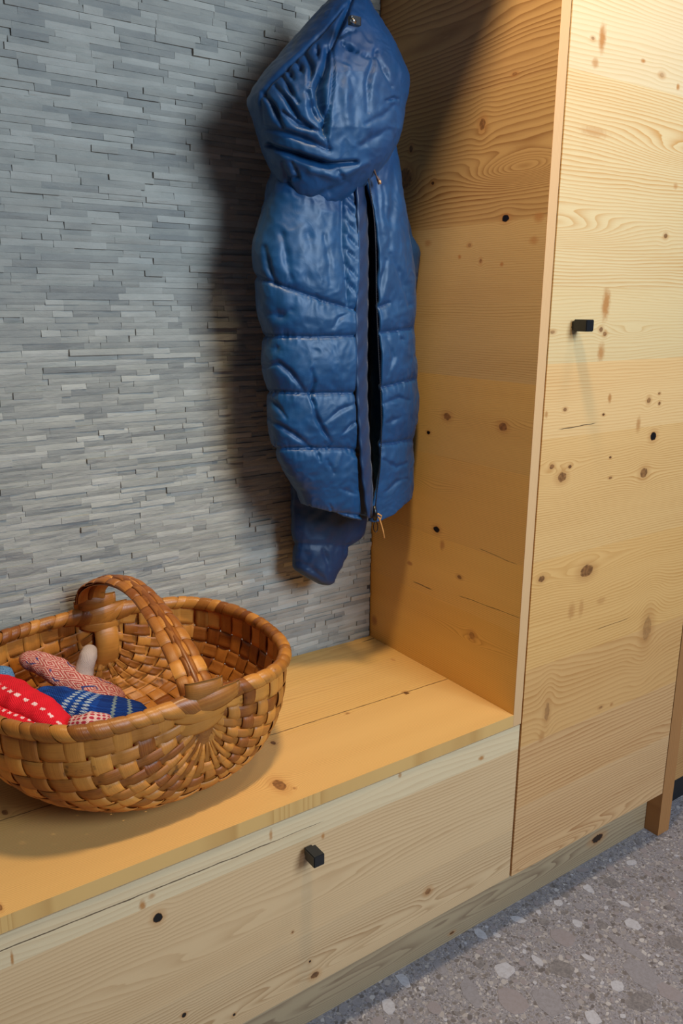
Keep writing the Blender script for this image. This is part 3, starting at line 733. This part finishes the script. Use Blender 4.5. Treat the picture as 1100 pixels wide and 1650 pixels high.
for i in range(NZ_):
    k = i/(NZ_-1)
    xl, xr = PLm[i, 0], PRm[i, 0]; xc, W = (xl+xr)/2, (xr-xl)/2; B = .045+.018*math.sin(math.pi*min(1, k*1.1))
    t0 = math.acos(np.clip((OL[i, 0]-xc)/W, -.97, .97)); t1 = 2*math.pi+math.acos(np.clip((OR[i, 0]-xc)/W, -.97, .97))
    t1 = min(t1, t0+2*math.pi-.06)
    th = np.linspace(t0, t1, NC_); co, si = np.cos(th), np.sin(th)
    # z from rows at the left side to the right side (rows tilt a little)
    zl, zr = PLm[i, 2], PRm[i, 2]
    f = np.clip((co+1)/2, 0, 1)
    yy = YC - B*np.sign(si)*np.abs(si)**.75
    P[i, :, 0] = xc+W*np.sign(co)*np.abs(co)**.9; P[i, :, 1] = yy
    # keep the row at its height in the photograph for the front surface
    P[i, :, 2] = (zl*(1-f)+zr*f) + (yy-YC)*.30
# curved hem of the right front panel and straight hem on the left
Q = vproj(P)
def hem_y(px): return np.interp(px, [430, 484, 505, 530, 585, 598, 608, 630, 648, 660], [790, 805, 812, 820, 834, 838, 836, 822, 800, 786])
for i in range(NZ_):
    k = np.clip((i/(NZ_-1)-.78)/.22, 0, 1)
    tgt = hem_y(Q[-1, :, 0]); dz_ = (Q[-1, :, 1]-tgt)*.00105
    P[i, :, 2] += dz_*k**1.5
seamsB = [[(415, 446), (440, 456), (500, 477), (560, 496), (573, 500)], [(425, 541), (500, 543), (573, 541)], [(430, 631), (500, 634), (573, 633)], [(438, 723), (500, 722), (560, 723), (582, 728)],
          [(604, 497), (625, 489)], [(612, 536), (640, 533), (660, 529)], [(610, 625), (640, 618), (665, 611)], [(612, 716), (640, 713), (660, 708)], [(551, 300), (551, 400), (556, 450), (560, 496)], [(470, 818), (530, 826), (590, 832)]]
strB = [([(556, 330), (571, 350)], 3, .004), ([(555, 352), (571, 375)], 3, .004), ([(555, 375), (571, 398)], 3, .004), ([(556, 400), (571, 420)], 3, .004), ([(556, 425), (572, 448)], 3, .004), ([(558, 450), (573, 475)], 3, .004), ([(555, 310), (570, 330)], 3, .004),
        ([(502, 645), (508, 672), (520, 695), (532, 712), (528, 722)], 4, .006), ([(438, 672), (460, 690), (485, 708), (500, 722)], 5, .005), ([(436, 640), (450, 655), (462, 672)], 4, .004), ([(520, 680), (545, 660), (575, 648)], 4, .003), ([(550, 697), (565, 682), (575, 676)], 3, .004),
        ([(430, 590), (450, 585), (468, 600), (488, 628)], 5, .005), ([(500, 595), (504, 615), (500, 640), (505, 652)], 4, .004), ([(535, 528), (545, 512), (560, 505)], 4, .003), ([(508, 475), (518, 488), (535, 490)], 3, .003), ([(435, 505), (455, 508), (468, 500)], 8, .004), ([(440, 560), (455, 565)], 6, .003),
        ([(455, 380), (462, 420), (468, 450)], 7, .004), ([(520, 380), (528, 420), (530, 460)], 5, .002), ([(430, 400), (434, 430), (442, 452)], 5, .005), ([(490, 360), (500, 400)], 8, .002),
        ([(525, 740), (535, 760)], 4, .003), ([(545, 785), (570, 795)], 4, .002), ([(510, 725), (514, 742)], 3, .003), ([(560, 728), (585, 738)], 4, .003), ([(470, 812), (480, 825)], 3, .003), ([(500, 815), (505, 828)], 2.5, .003), ([(530, 812), (536, 826)], 2.5, .003),
        ([(618, 420), (612, 455), (606, 490)], 5, .004), ([(625, 410), (640, 440), (650, 470), (655, 492)], 5, .004), ([(630, 265), (628, 330), (622, 400)], 6, .003), ([(612, 300), (616, 350), (622, 380)], 4, .002), ([(622, 545), (630, 575), (622, 605)], 4, .003), ([(640, 540), (650, 555)], 4, .003),
        ([(615, 650), (640, 640), (655, 645)], 4, .003), ([(620, 680), (640, 672)], 4, .003), ([(615, 740), (635, 752), (650, 745)], 4, .003), ([(618, 790), (635, 775), (650, 770)], 4, .003), ([(606, 260), (604, 300), (607, 345), (611, 380)], 4, .002)]
P = sculpt(P, P.mean(axis=(0, 1)), seamsB, .0075, 20, strB, .0020, .0020, 3.1, .0035)
gridmesh('jacket_body', P, [MJ, MJI], jk, thick=.0055)

# hood
ysh = np.r_[-34, np.linspace(-32, 349, 230)]
hl, hr = rows([(-36, 561, 566), (-30, 552, 572), (-15, 542, 581), (0, 532, 588), (30, 506, 603), (65, 477, 621), (104, 444, 637), (128, 426, 644), (147, 414, 643), (166, 408, 639), (196, 418, 634), (225, 427, 627), (250, 434, 616), (275, 444, 598), (295, 453, 580), (314, 464, 558), (332, 482, 538), (343, 498, 526), (349, 510, 520)], ysh)
HY = -.165
A_, B_ = atv(hl, ysh, 1, HY), atv(hr, ysh, 1, HY); NH = 300
P = np.zeros((len(ysh), NH, 3))
for i in range(len(ysh)):
    xc, W = (A_[i, 0]+B_[i, 0])/2, (B_[i, 0]-A_[i, 0])/2; zc_ = (A_[i, 2]+B_[i, 2])/2
    Bd = .088*min(1, (W/.135))**.8
    th = np.linspace(0, 2*np.pi, NH, endpoint=False); co, si = np.cos(th), np.sin(th)
    f = (co+1)/2
    P[i, :, 0] = xc+W*np.sign(co)*np.abs(co)**.95; P[i, :, 1] = HY - Bd*np.sign(si)*np.abs(si)**.85*(1 if True else 0)
    P[i, :, 2] = A_[i, 2]*(1-f)+B_[i, 2]*f + (P[i, :, 1]-HY)*.15
P[..., 1] = np.minimum(P[..., 1], -.075-.0*P[..., 1])
strH = [([(566, 0), (556, 25), (545, 50), (535, 75)], 5, .010), ([(528, 80), (524, 105), (512, 140), (516, 170), (524, 195), (522, 215)], 8, .018), ([(535, 75), (537, 110), (534, 150), (528, 185), (522, 215), (530, 240)], 2.5, .006),
        ([(552, 70), (562, 76), (574, 83)], 4, .010), ([(546, 62), (556, 52), (570, 50)], 4, .004),
        ([(558, 8), (520, 52), (490, 82), (460, 112), (436, 135), (420, 160), (424, 200)], 3.5, .004),
        ([(432, 234), (465, 246), (500, 258), (530, 266), (572, 262)], 6, .016), ([(424, 205), (455, 212), (500, 228), (530, 242)], 6, .006), ([(425, 150), (440, 172), (455, 205)], 5, .008), ([(443, 138), (462, 160), (480, 190), (500, 205)], 5, .008),
        ([(455, 122), (470, 150), (480, 165)], 4, .007), ([(463, 112), (472, 128)], 4, .006), ([(478, 100), (488, 118)], 4, .006), ([(492, 88), (502, 110), (498, 140)], 5, .008), ([(510, 75), (512, 95)], 4, .006),
        ([(496, 150), (505, 180), (520, 205)], 7, .010), ([(455, 180), (480, 200), (515, 212)], 5, .006),
        ([(604, 82), (600, 100), (592, 135), (592, 180)], 5, .005), ([(605, 90), (618, 110), (630, 140)], 4, .005), ([(622, 162), (635, 158), (640, 160)], 3, .005), ([(585, 88), (596, 92)], 4, .004), ([(560, 110), (556, 160), (560, 200)], 10, -.004), ([(590, 200), (620, 185), (634, 170)], 6, .003),
        ([(470, 262), (480, 285), (462, 290)], 4, .004), ([(455, 262), (465, 300), (480, 322)], 5, .005), ([(500, 275), (540, 285), (590, 262)], 8, -.004), ([(480, 335), (520, 315), (560, 295)], 8, .004), ([(545, 275), (552, 290)], 4, .004), ([(580, 235), (605, 222), (625, 208)], 8, .004)]
P = sculpt(P, P.mean(axis=(0, 1)), (), 0, 10, strH, .0020, 0, 8.3)
hood = gridmesh('hood', P, [MJ], jk, closed=True, cap=True)
# brim strip along the face opening
br = [at(x, y, 1, v) for x, y, v in ((566, -20, -.20), (545, 8, -.222), (515, 42, -.232), (480, 78, -.228), (446, 112, -.212), (420, 145, -.190), (411, 172, -.172))]
# sleeves
def sleeve(name, tab, yc, depth, seams, strokes, seed, mat=MJS):
    t = np.array(tab, float); y_ = np.linspace(t[0, 0], t[-1, 0], 150); l, r = rows(tab, y_)
    A_, B_ = atv(l, y_, 1, yc), atv(r, y_, 1, yc); P = np.zeros((150, 120, 3))
    for i in range(150):
        th = np.linspace(0, 2*np.pi, 120, endpoint=False); co, si = np.cos(th), np.sin(th); W = (B_[i, 0]-A_[i, 0])/2
        e = min(1, W/.02)
        P[i, :, 0] = (A_[i, 0]+B_[i, 0])/2+W*co; P[i, :, 1] = yc-depth*e*si
        f = (co+1)/2; P[i, :, 2] = A_[i, 2]*(1-f)+B_[i, 2]*f
    P = sculpt(P, P.mean(axis=(0, 1)), seams, .004, 12, strokes, .003, .0012, seed)
    P[..., 1] = np.minimum(P[..., 1], -.006); P[..., 0] = np.minimum(P[..., 0], -.004)
    return gridmesh(name, P, [mat], jk, closed=True, cap=True)
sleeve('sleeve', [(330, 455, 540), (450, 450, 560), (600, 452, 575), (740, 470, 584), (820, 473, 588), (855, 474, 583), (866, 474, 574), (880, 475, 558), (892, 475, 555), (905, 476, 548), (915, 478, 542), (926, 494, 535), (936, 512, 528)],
       -.062, .030, [[(470, 876), (520, 878), (560, 880)]], [([(520, 885), (525, 900), (528, 915)], 4, .005), ([(480, 905), (500, 915), (520, 930)], 4, .004)], 11.)
sleeve('sleeve', [(335, 600, 640), (365, 600, 650), (380, 600, 656), (392, 602, 663), (406, 604, 669), (430, 604, 667), (450, 605, 664), (480, 606, 659), (510, 606, 654), (560, 606, 650), (700, 606, 648), (760, 608, 644), (790, 612, 636)],
       -.120, .035, [[(655, 385), (650, 410), (654, 440), (654, 480)]], [([(640, 445), (655, 440), (668, 444)], 3, .004)], 14., MJ)
# placket, zip, pulls, cords
yy = np.linspace(270, 834, 120); pl_, pr_ = rows([(270, 571, 580), (340, 573, 588), (400, 574, 590), (480, 571, 590), (560, 571, 589), (640, 573, 589), (700, 577, 592), (760, 581, 596), (800, 586, 598), (834, 590, 600)], yy)
Pp = np.zeros((120, 8, 3))
for i in range(120):
    a, b = at(pl_[i], yy[i], 1, YC-.061), at(pr_[i], yy[i], 1, YC-.040)
    for j in range(8): s = j/7; Pp[i, j] = a*(1-s)+b*s+np.array([0, -.004*math.sin(math.pi*s)+.0012*math.sin(i*.9+j), 0])
gridmesh('placket', Pp, [MJP], jk, thick=.004)
yy = np.linspace(285, 822, 180); zx = rows([(270, 590), (340, 601), (400, 605), (480, 606), (560, 609), (640, 613), (700, 614), (760, 611), (800, 606), (836, 603)], yy)[0]
zp = atv(zx, yy, 1, YC-.068); V, F = [], []
for i, p in enumerate(zp):
    tube('x', [p, p+np.array([.0015, 0, .0008])], .0011 if i % 2 else .0008, None, None, 5, False, (V, F))
tube('x', [tuple(p) for p in zp[::3]], .0009, None, None, 5, False, (V, F))
pydata('zip', V, F, flat('zip_black', (20, 22, 30), .4), jk, True)
black = flat('black_plastic', (12, 12, 14), .3); silver = flat('silver_metal', (190, 190, 186), .25, .5, 1)
tan = flat('tan_cord', (206, 146, 78), .7)
YF = YC-.066
tube('zip_slider', [at(603, 815, 1, YF), at(604, 828, 1, YF-.002), at(604, 838, 1, YF)], [.003, .005, .004], black, jk, 10)
tube('zip_loop', [at(605+3.4*math.sin(a), 849-8.5*math.cos(a), 1, YF) for a in np.linspace(0, 2*math.pi, 17)[:-1]], .0010, black, jk, 6, True)
o = tube('pull_cord', [at(x, y, 1, YF-.003) for x, y in ((605, 830), (609, 828), (614, 831), (613, 836), (608, 833), (611, 836), (614, 845), (617, 856), (619, 867))], .0016, tan, jk, 8); o['label'] = 'tan cord zip pull'
o = box('cord_toggle', tuple(at(567, 40, 1, -.262)-np.array([.004, .004, 0])), tuple(at(577, 28, 1, -.262)+np.array([.003, .006, 0])), black, jk, .0015); o['label'] = 'black toggle with silver barrel'
tube('toggle_barrel', [at(566, 31, 1, -.268), at(572, 37, 1, -.268)], .0035, silver, jk, 10)
tube('drawcord', [at(x, y, 1, -.222) for x, y in ((598, 262), (600, 270), (603, 276), (606, 283), (609, 289), (611, 297))], [.0014, .0026, .0020, .0012, .0028, .0024], flat('brown_cord', (92, 64, 50), .5), jk, 8)
tube('cord_tip', [at(611, 291, 1, -.226), at(612, 297, 1, -.226)], .0028, flat('copper_tip', (196, 150, 110), .35, .5, .6), jk, 8)
